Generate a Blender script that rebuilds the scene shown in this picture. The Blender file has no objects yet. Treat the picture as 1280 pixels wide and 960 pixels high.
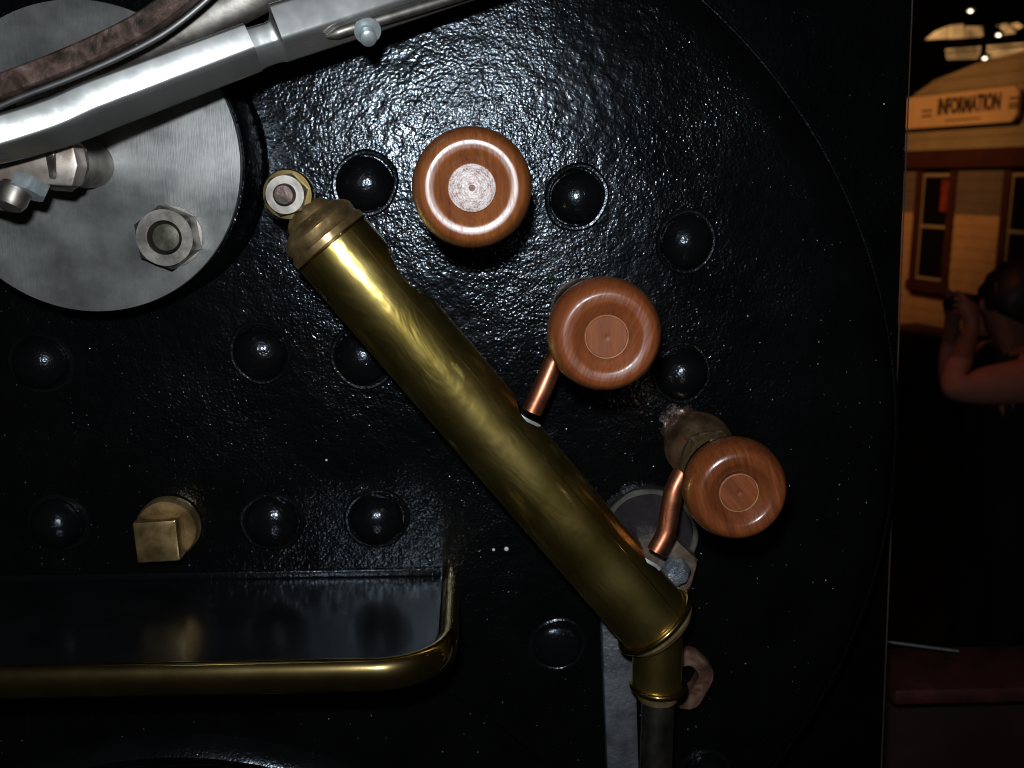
import bpy, bmesh, math, random
from mathutils import Vector, Matrix, Quaternion
R = math.radians
random.seed(7)
SC = bpy.context.scene
COL = SC.collection

# ------------------------------------------------------------------ camera, world, lamps, exposure
D = 0.80                      # lens to boiler plate, metres
F = 1256.0                    # focal length in photo pixels (1280 wide)
PITCH, YAW = math.atan2(255, 1256), math.atan2(52, 1280)
CAM = Vector((0, -D, 0))
FWD = Vector((math.sin(YAW) * math.cos(PITCH), math.cos(YAW) * math.cos(PITCH), -math.sin(PITCH)))
RGT = Vector((math.cos(YAW), -math.sin(YAW), 0))
UPV = RGT.cross(FWD)
cd = bpy.data.cameras.new('camera'); cam = bpy.data.objects.new('camera', cd); COL.objects.link(cam)
cam.matrix_world = Matrix(((RGT.x, UPV.x, -FWD.x, CAM.x), (RGT.y, UPV.y, -FWD.y, CAM.y), (RGT.z, UPV.z, -FWD.z, CAM.z), (0, 0, 0, 1)))
cd.sensor_width = 36; cd.lens = 36 * F / 1280; cd.clip_start = 0.01; cd.clip_end = 200
SC.camera = cam
cd.dof.use_dof = True; cd.dof.focus_distance = 0.71; cd.dof.aperture_fstop = 9.5

world = bpy.data.worlds.new('World'); SC.world = world; world.use_nodes = True
bg = world.node_tree.nodes['Background']
bg.inputs[0].default_value = (1.0, 0.86, 0.66, 1); bg.inputs[1].default_value = 0.004

def lamp(name, typ, loc, target, power, color, **kw):
    l = bpy.data.lights.new(name, typ); l.energy = power; l.color = color
    for k, v in kw.items(): setattr(l, k, v)
    o = bpy.data.objects.new(name, l); COL.objects.link(o); o.location = loc
    o.rotation_euler = (Vector(target) - Vector(loc)).to_track_quat('-Z', 'Y').to_euler()
    return o
# the on-camera flash: left of and above the lens
lamp('camera_flash', 'AREA', CAM + Vector((-0.022, -0.005, 0.072)), Vector((0.01, 0, -0.06)), 4.5, (0.90, 0.95, 1.0),
     shape='RECTANGLE', size=0.034, size_y=0.020)
# warm hall lamps over the station front
lamp('hall_lamp', 'SPOT', (0.2, 5.6, 1.9), (4.55, 9.6, 0.40), 620, (1.0, 0.40, 0.13), spot_size=R(46), spot_blend=1.0, shadow_soft_size=0.15)
lamp('hall_lamp', 'SPOT', (0.5, 1.7, 1.5), (2.05, 2.5, -0.75), 13, (1.0, 0.33, 0.16), spot_size=R(50), spot_blend=0.8, shadow_soft_size=0.15)

SC.view_settings.view_transform = 'Standard'; SC.view_settings.look = 'None'
SC.view_settings.gamma = 1; SC.view_settings.use_curve_mapping = False; SC.view_settings.exposure = 0.0
SC.render.engine = 'CYCLES'

cy = SC.cycles; cy.filter_width = 1.0
cy.use_denoising = True; cy.denoiser = 'OPENIMAGEDENOISE'; cy.denoising_prefilter = 'ACCURATE'; cy.denoising_input_passes = 'RGB_ALBEDO_NORMAL'; cy.max_bounces = 8; cy.glossy_bounces = 5; cy.diffuse_bounces = 3
cy.sample_clamp_indirect = 1.5; cy.sample_clamp_direct = 0; cy.caustics_reflective = True; cy.blur_glossy = 0.3

# ------------------------------------------------------------------ layout helpers
def ray(u, v): return FWD * F + RGT * (u - 640) - UPV * (v - 480)
def W(u, v, h=0.0):           # point at height h in front of the boiler plate
    d = ray(u, v); t = (D - h) / d.y
    return CAM + d * t
def depth(u, v, h=0.0): return (W(u, v, h) - CAM).dot(FWD)
def S(u, v, h, s): return s * depth(u, v, h) / F   # photo pixels -> metres at that place

# ------------------------------------------------------------------ object helpers
WM = {}
def link(name, mesh, mat=None, M=None, parent=None, smooth=35):
    o = bpy.data.objects.new(name, mesh); COL.objects.link(o)
    M = M or Matrix()
    if mat is not None and len(mesh.materials) == 0:
        mesh.materials.append(mat)
    WM[o.name] = M.copy()
    if parent is not None:
        o.parent = parent; o.matrix_basis = WM[parent.name].inverted() @ M
    else:
        o.matrix_basis = M
    if smooth is not None and len(mesh.polygons) and not mesh.get('sm'):
        for p in mesh.polygons: p.use_smooth = True
        mesh.set_sharp_from_angle(angle=R(smooth)); mesh['sm'] = 1
    return o
def tag(o, label=None, cat=None, group=None, kind=None):
    if label: o['label'] = label
    if cat: o['category'] = cat
    if group: o['group'] = group
    if kind: o['kind'] = kind
    return o
def thing(name, loc, label, cat, group=None, M=None):
    o = bpy.data.objects.new(name, None); COL.objects.link(o); o.empty_display_size = 0.02
    M = M or Matrix.Translation(loc); o.matrix_basis = M; WM[o.name] = M.copy()
    return tag(o, label, cat, group)
def mesh_bm(bm, name='m'):
    bmesh.ops.recalc_face_normals(bm, faces=bm.faces)
    m = bpy.data.meshes.new(name); bm.to_mesh(m); bm.free(); return m
def mesh_py(v, f, name='m'):
    m = bpy.data.meshes.new(name); m.from_pydata([tuple(x) for x in v], [], f); m.validate()
    bm = bmesh.new(); bm.from_mesh(m); bmesh.ops.recalc_face_normals(bm, faces=bm.faces); bm.to_mesh(m); bm.free()
    return m
def frame(loc, z, x=None):    # matrix with local +Z along z
    z = Vector(z).normalized()
    x = Vector(x) if x is not None else (Vector((1, 0, 0)) if abs(z.x) < 0.9 else Vector((0, 0, 1)))
    y = z.cross(x).normalized(); x = y.cross(z).normalized()
    return Matrix(((x.x, y.x, z.x, loc[0]), (x.y, y.y, z.y, loc[1]), (x.z, y.z, z.z, loc[2]), (0, 0, 0, 1)))
OUT = Vector((0, -1, 0))
def OF(p): return frame(p, OUT, (1, 0, 0))     # local X right, Y down..., Z towards the viewer
def lathe(prof, seg=48, jit=None, fill=True):   # prof: (radius, z)
    v, f = [], []; n = len(prof)
    for i in range(seg):
        a = 2 * math.pi * i / seg; c, s = math.cos(a), math.sin(a)
        for k, (r, z) in enumerate(prof):
            q = 1 + (jit(a, k) if jit else 0)
            v.append((r * c * q, r * s * q, z))
    for i in range(seg):
        j = (i + 1) % seg
        for k in range(n - 1): f.append((i * n + k, j * n + k, j * n + k + 1, i * n + k + 1))
    bm = bmesh.new(); bv = [bm.verts.new(x) for x in v]
    for q in f: bm.faces.new([bv[i] for i in q])
    bmesh.ops.remove_doubles(bm, verts=bm.verts, dist=1e-6)
    if fill: bmesh.ops.holes_fill(bm, edges=[e for e in bm.edges if e.is_boundary], sides=0)
    return mesh_bm(bm)
def prism(pts, z0, z1, bev=0.0, seg=2):   # outline in local XY, extruded along Z
    bm = bmesh.new()
    a = [bm.verts.new((p[0], p[1], z0)) for p in pts]; b = [bm.verts.new((p[0], p[1], z1)) for p in pts]
    bm.faces.new(a[::-1]); bm.faces.new(b); n = len(pts)
    for i in range(n): bm.faces.new((a[i], a[(i + 1) % n], b[(i + 1) % n], b[i]))
    if bev: bmesh.ops.bevel(bm, geom=list(bm.edges), offset=bev, segments=seg, affect='EDGES', profile=0.5)
    return mesh_bm(bm)
def box(sx, sy, sz, bev=0.0):
    return prism([(-sx / 2, -sy / 2), (sx / 2, -sy / 2), (sx / 2, sy / 2), (-sx / 2, sy / 2)], -sz / 2, sz / 2, bev)
def ngon(n, r, rot=0): return [(r * math.cos(rot + 2 * math.pi * i / n), r * math.sin(rot + 2 * math.pi * i / n)) for i in range(n)]
def hexnut(r, z0, z1, cham=0.16, hole=0.0):    # chamfered hexagon: outline meets a cone
    v, f = [], []; seg = 36
    rings = []
    for z, rr in ((z0, r), (z1 - cham * r * 0.55, r), (z1, r * (1 - cham))):
        ring = []
        for i in range(seg):
            a = 2 * math.pi * i / seg
            hx = r * math.cos(math.pi / 6) / math.cos(((a) % (math.pi / 3)) - math.pi / 6)
            ring.append((min(hx, rr) * math.cos(a), min(hx, rr) * math.sin(a), z))
        rings.append(ring)
    rings.append([(hole * math.cos(2 * math.pi * i / seg), hole * math.sin(2 * math.pi * i / seg), z1) for i in range(seg)])
    if hole: rings.append([(x, y, z0) for x, y, z in rings[-1]])
    bm = bmesh.new(); bv = [[bm.verts.new(p) for p in ring] for ring in rings]
    for k in range(len(bv) - 1):
        for i in range(seg): bm.faces.new((bv[k][i], bv[k][(i + 1) % seg], bv[k + 1][(i + 1) % seg], bv[k + 1][i]))
    bm.faces.new(bv[0][::-1])
    bmesh.ops.remove_doubles(bm, verts=bm.verts, dist=1e-7)
    return mesh_bm(bm)
def spline(pts, n):
    P = [Vector(p) for p in pts]; P = [2 * P[0] - P[1]] + P + [2 * P[-1] - P[-2]]; out = []
    for i in range(1, len(P) - 2):
        for k in range(n):
            t = k / n; a, b, c, d = P[i - 1:i + 3]
            out.append(0.5 * ((2 * b) + (c - a) * t + (2 * a - 5 * b + 4 * c - d) * t * t + (3 * b - a - 3 * c + d) * t ** 3))
    out.append(P[-2]); return out
def sweep(path, section, ref=(0, -1, 0), cap=True):
    """section: function(k, n) -> list of (side, out) offsets; ref: direction of 'out'"""
    n = len(path); rings = []; ref = Vector(ref)
    bm = bmesh.new()
    for k, p in enumerate(path):
        t = (path[min(k + 1, n - 1)] - path[max(k - 1, 0)]).normalized()
        s = t.cross(ref).normalized(); o = s.cross(t).normalized()
        rings.append([bm.verts.new(p + s * a + o * b) for a, b in section(k, n)])
    m = len(rings[0])
    for k in range(n - 1):
        for i in range(m): bm.faces.new((rings[k][i], rings[k][(i + 1) % m], rings[k + 1][(i + 1) % m], rings[k + 1][i]))
    if cap: bm.faces.new(rings[0][::-1]); bm.faces.new(rings[-1])
    return mesh_bm(bm)
def circ(r, m=20, ry=None): return [(r * math.cos(2 * math.pi * i / m), (ry or r) * math.sin(2 * math.pi * i / m)) for i in range(m)]
def tube(path, r, m=20, ref=(0, -1, 0)):
    rr = r if callable(r) else (lambda k, n: r)
    return sweep(path, lambda k, n: circ(rr(k, n), m), ref)

# ------------------------------------------------------------------ materials
def mat(name):
    m = bpy.data.materials.new(name); m.use_nodes = True
    nt = m.node_tree; b = nt.nodes['Principled BSDF']
    return m, nt, b
def N(nt, typ, **kw):
    n = nt.nodes.new(typ)
    for k, v in kw.items():
        if k in n.inputs: n.inputs[k].default_value = v
        else: setattr(n, k, v)
    return n
def coords(nt, scale=(1, 1, 1), kind='Object'):
    tc = nt.nodes.new('ShaderNodeTexCoord'); mp = nt.nodes.new('ShaderNodeMapping')
    mp.inputs['Scale'].default_value = scale; nt.links.new(tc.outputs[kind], mp.inputs['Vector']); return mp.outputs[0]
def noise(nt, vec, scale, detail=2.0, rough=0.5, dist=0.0):
    n = N(nt, 'ShaderNodeTexNoise', Scale=scale, Detail=detail, Roughness=rough, Distortion=dist)
    nt.links.new(vec, n.inputs['Vector']); return n.outputs[0]
def ramp(nt, fac, stops):
    r = nt.nodes.new('ShaderNodeValToRGB'); e = r.color_ramp.elements
    while len(e) < len(stops): e.new(0.5)
    for k, (p, c) in enumerate(stops):
        e[k].position = p; e[k].color = (c, c, c, 1) if isinstance(c, (int, float)) else (*c, 1)
    nt.links.new(fac, r.inputs[0]); return r.outputs[0]
def math_(nt, op, a, b=None, c=None):
    n = nt.nodes.new('ShaderNodeMath'); n.operation = op
    for i, x in enumerate((a, b, c)):
        if x is None: continue
        if isinstance(x, (int, float)): n.inputs[i].default_value = x
        else: nt.links.new(x, n.inputs[i])
    return n.outputs[0]
def bump(nt, b, h, dist, strength=1.0, prev=None, target='Normal'):
    n = nt.nodes.new('ShaderNodeBump'); n.inputs['Distance'].default_value = dist; n.inputs['Strength'].default_value = strength
    nt.links.new(h, n.inputs['Height'])
    if prev is not None: nt.links.new(prev, n.inputs['Normal'])
    if target: nt.links.new(n.outputs[0], b.inputs[target])
    return n.outputs[0]

def black_paint(name, amp, base=0.0022, rough=0.185, scale=420, spec=0.5, patch=True, nibs=1.0):
    m, nt, b = mat(name); v = coords(nt)
    nt.links.new(ramp(nt, noise(nt, v, 22, 4), [(0.3, (base * 0.7, base * 0.75, base * 0.85)), (0.75, (base * 1.5, base * 1.55, base * 1.7))]), b.inputs['Base Color'])
    nt.links.new(ramp(nt, noise(nt, v, 9, 3), [(0.3, rough * 0.8), (0.7, rough * 1.3)]), b.inputs['Roughness'])
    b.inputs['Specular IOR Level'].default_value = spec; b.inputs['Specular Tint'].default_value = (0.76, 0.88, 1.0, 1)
    n1 = noise(nt, v, scale, 1.0, 0.45, 0.4); n2 = noise(nt, v, scale * 0.22, 2.0); n3 = noise(nt, v, 14, 2.0)
    k = ramp(nt, noise(nt, v, 11, 2), [(0.34, 0.30), (0.60, 1.1)]) if patch else None
    h = math_(nt, 'MULTIPLY', n1, k) if k is not None else n1
    h = math_(nt, 'ADD', h, math_(nt, 'MULTIPLY', n2, 1.7))
    h = math_(nt, 'ADD', h, math_(nt, 'MULTIPLY', n3, 2.2))
    # dried drips and dust nibs
    vo = N(nt, 'ShaderNodeTexVoronoi', Scale=165.0); wob = nt.nodes.new('ShaderNodeVectorMath'); wob.operation = 'MULTIPLY_ADD'; nz = N(nt, 'ShaderNodeTexNoise', Scale=300.0, Detail=2.0); nt.links.new(v, nz.inputs['Vector'])
    nt.links.new(nz.outputs['Color'], wob.inputs[0]); wob.inputs[1].default_value = (0.0014, 0.0014, 0.0014); nt.links.new(v, wob.inputs[2]); nt.links.new(wob.outputs[0], vo.inputs['Vector'])
    nib = ramp(nt, vo.outputs['Distance'], [(0.0, 1.0), (0.05, 0.86), (0.2, 0.0)])
    pick = ramp(nt, N2(nt, vo.outputs['Color']), [(0.55, 0.0), (1.0, 1.15)])
    h = math_(nt, 'ADD', h, math_(nt, 'MULTIPLY', math_(nt, 'MULTIPLY', nib, pick), 2.0 * nibs))
    bump(nt, b, h, amp)
    return m
def N2(nt, col):
    s = nt.nodes.new('ShaderNodeSeparateColor'); nt.links.new(col, s.inputs[0]); return s.outputs[0]

def metal(name, c1, c2, r1, r2, nscale=30, brush=None, bumpd=0.00003, bscale=300, aniso=0.0, detail=4, second=None):
    m, nt, b = mat(name); v = coords(nt)
    b.inputs['Metallic'].default_value = 1
    f = noise(nt, v, nscale, detail, 0.6)
    nt.links.new(ramp(nt, f, [(0.32, c1), (0.68, c2)]), b.inputs['Base Color'])
    g = noise(nt, coords(nt, brush), bscale, 3) if brush else noise(nt, v, bscale, 3)
    rr = math_(nt, 'ADD', math_(nt, 'MULTIPLY', g, 0.35), math_(nt, 'MULTIPLY', f, 0.65))
    nt.links.new(ramp(nt, rr, [(0.3, r1), (0.7, r2)]), b.inputs['Roughness'])
    bump(nt, b, g, bumpd)
    if aniso: b.inputs['Anisotropic'].default_value = aniso
    if second:        # a broad hazy lobe of fine scratches over the polished one
        g2 = N(nt, 'ShaderNodeBsdfAnisotropic', Roughness=second[0]); mx = nt.nodes.new('ShaderNodeMixShader')
        mx.inputs[0].default_value = second[1]
        cr = nt.nodes['Color Ramp']; nt.links.new(cr.outputs[0], g2.inputs['Color'])
        nt.links.new(b.outputs[0], mx.inputs[1]); nt.links.new(g2.outputs[0], mx.inputs[2])
        nt.links.new(mx.outputs[0], nt.nodes['Material Output'].inputs[0])
    return m
def paint(name, c, rough=0.6, var=0.25, scale=20, bumpd=0.0, spec=0.4, bscale=200):
    m, nt, b = mat(name); v = coords(nt); f = noise(nt, v, scale, 4, 0.6)
    nt.links.new(ramp(nt, f, [(0.3, tuple(x * (1 - var) for x in c)), (0.7, tuple(min(1, x * (1 + var)) for x in c))]), b.inputs['Base Color'])
    b.inputs['Roughness'].default_value = rough; b.inputs['Specular IOR Level'].default_value = spec
    if bumpd: bump(nt, b, noise(nt, v, bscale, 4), bumpd)
    return m

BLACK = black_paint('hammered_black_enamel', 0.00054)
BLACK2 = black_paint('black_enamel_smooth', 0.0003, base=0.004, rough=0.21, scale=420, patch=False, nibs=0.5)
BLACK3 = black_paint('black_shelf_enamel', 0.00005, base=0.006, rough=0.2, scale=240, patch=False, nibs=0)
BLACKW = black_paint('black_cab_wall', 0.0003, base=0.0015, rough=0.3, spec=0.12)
BRASS = metal('polished_brass', (0.36, 0.265, 0.06), (0.70, 0.545, 0.18), 0.09, 0.26, 18, (60, 60, 3), 0.00003, 30, second=(0.46, 0.30))
ntB = BRASS.node_tree; bB = ntB.nodes['Principled BSDF']; b1 = [n for n in ntB.nodes if n.type == 'BUMP'][0]
# hand-polished sheet: shallow dents along the tube and fine rubbed scratches
dn = bump(ntB, bB, noise(ntB, coords(ntB, (1, 1, 0.45)), 34, 3, 0.5, 0.9), 0.0015, 1.0, None, None)
sc = bump(ntB, bB, noise(ntB, coords(ntB, (9, 60, 2.2)), 26, 3, 0.6, 1.5), 0.00006, 1.0, dn, None)
ntB.links.new(sc, b1.inputs['Normal']); gB = [n for n in ntB.nodes if n.type == 'BSDF_GLOSSY'][0]; ntB.links.new(b1.outputs[0], gB.inputs['Normal'])
BRASSD = metal('tarnished_brass', (0.20, 0.135, 0.055), (0.52, 0.38, 0.17), 0.16, 0.36, 60, None, 0.00002, 300, second=(0.60, 0.35))
BRASSD.node_tree.nodes['Principled BSDF'].inputs['Metallic'].default_value = 0.6
BRASSK = metal('brown_tarnished_brass', (0.26, 0.17, 0.075), (0.66, 0.49, 0.24), 0.12, 0.34, 60, None, 0.00005, 160, second=(0.68, 0.5))
BRASSK.node_tree.nodes['Principled BSDF'].inputs['Metallic'].default_value = 1.0
BRASSR = metal('brass_rail', (0.50, 0.36, 0.13), (0.70, 0.52, 0.22), 0.05, 0.13, 40, None, 0.00008, 110, second=(0.34, 0.16))
COPPER = metal('copper', (0.40, 0.13, 0.07), (0.62, 0.25, 0.14), 0.24, 0.40, 90, None, 0.00005, 500, second=(0.5, 0.5))
STEEL = metal('brushed_steel', (0.20, 0.205, 0.205), (0.40, 0.405, 0.395), 0.30, 0.52, 26, (120, 4, 4), 0.00006, 12, second=(0.75, 0.5), detail=8)
ntS = STEEL.node_tree; tg = N(ntS, 'ShaderNodeTangent'); tg.direction_type = 'RADIAL'; tg.axis = 'Z'
bS = ntS.nodes['Principled BSDF']; bS.inputs['Anisotropic'].default_value = 0.6; bS.inputs['Anisotropic Rotation'].default_value = 0.25; ntS.links.new(tg.outputs[0], bS.inputs['Tangent'])
STEELP = metal('polished_steel', (0.42, 0.43, 0.42), (0.62, 0.63, 0.62), 0.13, 0.34, 18, None, 0.00008, 90, second=(0.55, 0.42))
STEELW = metal('worn_steel', (0.20, 0.18, 0.16), (0.42, 0.40, 0.36), 0.32, 0.5, 60, None, 0.0001, 350, second=(0.6, 0.5))
ZINC = metal('zinc_plate', (0.45, 0.52, 0.55), (0.66, 0.70, 0.70), 0.25, 0.4, 90, None, 0.00005, 300, second=(0.75, 0.6))
DULL = metal('dull_olive_steel', (0.10, 0.10, 0.075), (0.22, 0.21, 0.17), 0.3, 0.5, 90, None, 0.0002, 200, second=(0.7, 0.6))
SOLDER = metal('bright_cut_edge', (0.75, 0.80, 0.78), (0.9, 0.93, 0.9), 0.45, 0.6, 90, None, 0.00004, 300, second=(0.8, 0.6))
BLUED = metal('dark_blued_steel', (0.10, 0.09, 0.085), (0.26, 0.24, 0.22), 0.22, 0.42, 45, None, 0.00006, 250, second=(0.55, 0.4))

def rust(name, stops, metallic=0.4, rough=0.55, bumpd=0.0004, scale=70):
    m, nt, b = mat(name); v = coords(nt); f = noise(nt, v, scale, 6, 0.62, 0.5)
    nt.links.new(ramp(nt, f, stops), b.inputs['Base Color'])
    b.inputs['Metallic'].default_value = metallic
    nt.links.new(ramp(nt, noise(nt, v, scale * 2, 3), [(0.3, rough * 0.7), (0.7, rough * 1.3)]), b.inputs['Roughness'])
    bump(nt, b, f, bumpd); return m
RUST = rust('rusted_iron', [(0.3, (0.035, 0.02, 0.014)), (0.5, (0.13, 0.06, 0.035)), (0.72, (0.26, 0.17, 0.12))])
RUSTBAR = rust('browned_iron_bar', [(0.32, (0.018, 0.020, 0.014)), (0.45, (0.07, 0.045, 0.035)), (0.58, (0.16, 0.10, 0.085)), (0.68, (0.24, 0.17, 0.15)), (0.74, (0.62, 0.54, 0.48))], 0.4, 0.38, 0.0006, 80)
RUSTYSTEEL = rust('steel_with_rust_spots', [(0.34, (0.42, 0.34, 0.28)), (0.58, (0.36, 0.33, 0.30)), (0.66, (0.22, 0.08, 0.035)), (0.8, (0.5, 0.45, 0.4))], 0.7, 0.4, 0.0002, 45)
FLAKE = rust('flaking_copper_scale', [(0.3, (0.10, 0.05, 0.03)), (0.5, (0.55, 0.30, 0.20)), (0.7, (0.85, 0.72, 0.6))], 0.9, 0.3, 0.0012, 230)
LITBAR = paint('black_iron_lit_grey', (0.085, 0.09, 0.10), 0.36, 0.45, 60, 0.0012, 0.7, 260)  # black iron given a grey colour in place of light reflected off its face
LEAD = rust('rough_grey_stud', [(0.3, (0.05, 0.055, 0.06)), (0.5, (0.22, 0.26, 0.30)), (0.72, (0.55, 0.60, 0.62))], 0.5, 0.3, 0.0035, 110)

def wood(name, dark, light, rough=0.24):
    m, nt, b = mat(name); v = coords(nt, (170, 12, 60)); n = noise(nt, v, 1.6, 5, 0.62, 0.6)
    fine = noise(nt, coords(nt, (900, 60, 300)), 1.0, 3)
    big = noise(nt, coords(nt, (40, 12, 20)), 1.0, 2)
    f = math_(nt, 'ADD', math_(nt, 'MULTIPLY', n, 0.55), math_(nt, 'ADD', math_(nt, 'MULTIPLY', fine, 0.25), math_(nt, 'MULTIPLY', big, 0.3)))
    mid = tuple((a + c) / 2 for a, c in zip(dark, light))
    nt.links.new(ramp(nt, f, [(0.40, dark), (0.52, mid), (0.66, light)]), b.inputs['Base Color'])
    b.inputs['Roughness'].default_value = 0.42
    b.inputs['Coat Weight'].default_value = 1.0; b.inputs['Coat IOR'].default_value = 1.6; b.inputs['Specular IOR Level'].default_value = 0.2
    nt.links.new(ramp(nt, fine, [(0.35, rough * 0.8), (0.65, rough * 1.5)]), b.inputs['Coat Roughness'])
    bump(nt, b, fine, 0.00006); return m
WOOD = wood('varnished_wood', (0.15, 0.041, 0.011), (0.285, 0.090, 0.023), 0.27)
WOODR = wood('red_varnished_wood', (0.155, 0.038, 0.011), (0.245, 0.066, 0.018), 0.30)
WOODD = wood('dark_varnished_wood', (0.085, 0.021, 0.007), (0.20, 0.053, 0.014), 0.19)

WOODP = wood('red_wood_plug', (0.155, 0.039, 0.011), (0.25, 0.070, 0.018), 0.45); WOODQ = wood('dark_wood_plug', (0.10, 0.025, 0.007), (0.23, 0.060, 0.015), 0.45)
for q in (WOODP, WOODQ):
    q.node_tree.nodes['Principled BSDF'].inputs['Coat Weight'].default_value = 0.25; q.node_tree.nodes['Principled BSDF'].inputs['Roughness'].default_value = 0.6
def plug_bare():
    m, nt, b = mat('bare_lathe_turned_end'); tc = nt.nodes.new('ShaderNodeTexCoord')
    wv = N(nt, 'ShaderNodeTexWave', Scale=190.0, Distortion=9.0, Detail=3.0); wv.wave_type = 'RINGS'; wv.rings_direction = 'Z'
    wv.inputs['Detail Scale'].default_value = 3.0
    nt.links.new(tc.outputs['Object'], wv.inputs['Vector'])
    n = noise(nt, tc.outputs['Object'], 240, 4)
    f = math_(nt, 'ADD', math_(nt, 'MULTIPLY', wv.outputs['Fac'], 0.26), math_(nt, 'MULTIPLY', n, 0.75))
    nt.links.new(ramp(nt, f, [(0.28, (0.20, 0.12, 0.10)), (0.46, (0.58, 0.46, 0.43)), (0.68, (0.80, 0.73, 0.71))]), b.inputs['Base Color'])
    b.inputs['Roughness'].default_value = 0.36; bump(nt, b, f, 0.0004); return m
PLUGBARE = plug_bare()

# ------------------------------------------------------------------ the setting: boiler plate and cab wall
C0 = W(400, 600, 0); RP = (W(1132, 600, 0) - C0).length
prof = [(0.0, 0.0), (RP * 0.5, 0.0), (RP - 0.035, 0.0)] + [(RP - 0.035 + 0.035 * math.sin(R(a)), -0.035 + 0.035 * math.cos(R(a))) for a in range(10, 91, 10)] + [(RP, -0.12)]
plate = link('boiler_backhead', lathe(prof, 160), BLACK, OF(C0), smooth=40)
tag(plate, 'black hammered enamel boiler plate studded with domed bolt heads', 'boiler plate', kind='structure')
bead = lathe([(RP - 0.002 + 0.0016 * math.cos(R(a)), -0.020 + 0.0016 * math.sin(R(a))) for a in range(0, 360, 45)] + [(RP + 0.0006, -0.020)], 160)
link('edge_bead', bead, BLACKW, OF(C0), plate)

dome_prof = [(0.0215, -0.002), (0.0213, 0.002)] + [(0.0208 * math.cos(R(a)), 0.003 + 0.0165 * math.sin(R(a))) for a in range(5, 90, 8)] + [(0.0, 0.0195)]
DOME = lathe(dome_prof, 40, lambda a, k: 0.012 * math.sin(3 * a + k) + 0.01 * math.sin(5 * a))
DOME.materials.append(BLACK2)
DOMES = [DOME]
for q, fl_ in ((1, 0.8), (2, 1.1), (3, 0.92)):
    dm = lathe([(r, z * fl_ if z > 0.003 else z) for r, z in dome_prof], 40, lambda a, k, q=q: 0.022 * math.sin(2 * a + q) + 0.016 * math.sin(3 * a + k * 0.4 + 2 * q) + 0.01 * math.sin(7 * a + q)); dm.materials.append(BLACK2); DOMES.append(dm)
rim_prof = [(0.0215, 0.0), (0.0228, 0.0016), (0.0245, 0.0018), (0.0262, 0.0)]
for i, (u, v, s) in enumerate([(455, 230, 1), (722, 247, 1), (860, 303, 0.97), (854, 468, 0.98), (323, 443, 0.98), (452, 449, 1.02), (46, 456, 0.98),
                (68, 658, 0.95), (338, 656, 1.0), (470, 652, 1.02), (698, 812, 0.95), (882, 976, 0.95), (-80, 655, 1)]):
    M = OF(W(u, v, 0.008) + Vector((0, 0.008, 0))) @ Matrix.Rotation(i * 1.3, 4, 'Z') @ Matrix.Scale(s, 4)
    if u == 698: M = M @ Matrix.Diagonal((1, 1, 0.45, 1))
    st = link('bolt_head', DOMES[(i * 3 + 1) % 4], None, M, plate)
    rg = lathe(rim_prof, 40, lambda a, k, i=i: 0.04 * math.sin(2 * a + i * 2) + 0.012 * math.sin(5 * a + i), False); link('paint_rim', rg, BLACK2, M, st)

DROP_GLINT = lathe([(0.0016, 0), (0.0013, 0.0005), (0.0006, 0.0008), (0, 0.0008)], 14); DROP_GLINT.materials.append(paint('white_drop_and_glint', (0.7, 0.72, 0.72), 0.4, 0.1))
for u, v, q in ((617, 687, 0.8), (633, 686, 1.2), (408, 575, 0.6), (1105, 130, 0.35)): link('drop_or_glint', DROP_GLINT, None, OF(W(u, v, 0) + Vector((0, -0.0003, 0))) @ Matrix.Scale(q, 4), plate)  # last entry is a sparkle painted as a white spot; the others are paint drops

# cab wall beyond the boiler, ending in the open side
a0, a1 = W(1141, -60, -0.13), W(1098, 1010, -0.13)
v = []
for dy in (0, 0.012):
    v += [(-1.3, a0.y + dy, a0.z), (a0.x, a0.y + dy, a0.z), (a1.x, a1.y + dy, a1.z), (-1.3, a1.y + dy, a1.z)]
wall = link('cab_wall', mesh_py(v, [(0, 1, 2, 3), (7, 6, 5, 4), (0, 4, 5, 1), (1, 5, 6, 2), (2, 6, 7, 3), (3, 7, 4, 0)]), BLACKW)
tag(wall, 'black painted cab front wall beside the boiler', 'wall', kind='structure')
p = [Vector((a0.x + 0.001, a0.y - 0.001, a0.z)), Vector((a1.x + 0.001, a1.y - 0.001, a1.z))]
link('edge_trim', tube(p, 0.0007, 8), paint('dull_brown_edge', (0.05, 0.035, 0.025), 0.8, 0.3), None, wall)

# ------------------------------------------------------------------ steel gland disc on the left
h1 = 0.076; Cd = W(108, 200, h1); rd = S(108, 200, h1, 193)
gl = thing('gland_cover', (Cd.x, 0, Cd.z), 'round brushed steel cover bolted over a black flange', 'cover')
link('black_flange', lathe([(rd * 1.035, 0), (rd * 1.032, 0.004), (rd * 1.012, 0.008), (rd * 1.004, 0.012), (rd * 1.002, 0.058), (rd * 0.985, 0.061), (rd * 0.9, 0.061)], 96), BLACK, OF((Cd.x, 0, Cd.z)), gl)
link('steel_disc', lathe([(rd * 0.97, 0.0612), (rd * 0.99, h1 - 0.0025), (rd * 0.985, h1), (0.04, h1), (0, h1)], 128), STEEL, OF((Cd.x, 0, Cd.z)), gl)
pn = W(206, 297, h1 + 0.018); rn = S(206, 297, h1 + 0.018, 36)
nm = frame((pn.x, -h1, pn.z), OUT, (1, 0, 0.75))
nut = link('hex_nut', hexnut(rn * 1.12, 0.0003, 0.019, 0.13, rn * 0.60), STEELW, nm, gl)
link('stud', lathe([(rn * 0.56, 0.0), (rn * 0.56, 0.012), (rn * 0.46, 0.0155), (rn * 0.2, 0.0162), (0, 0.0163)], 32), DULL, nm, nut)
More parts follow.
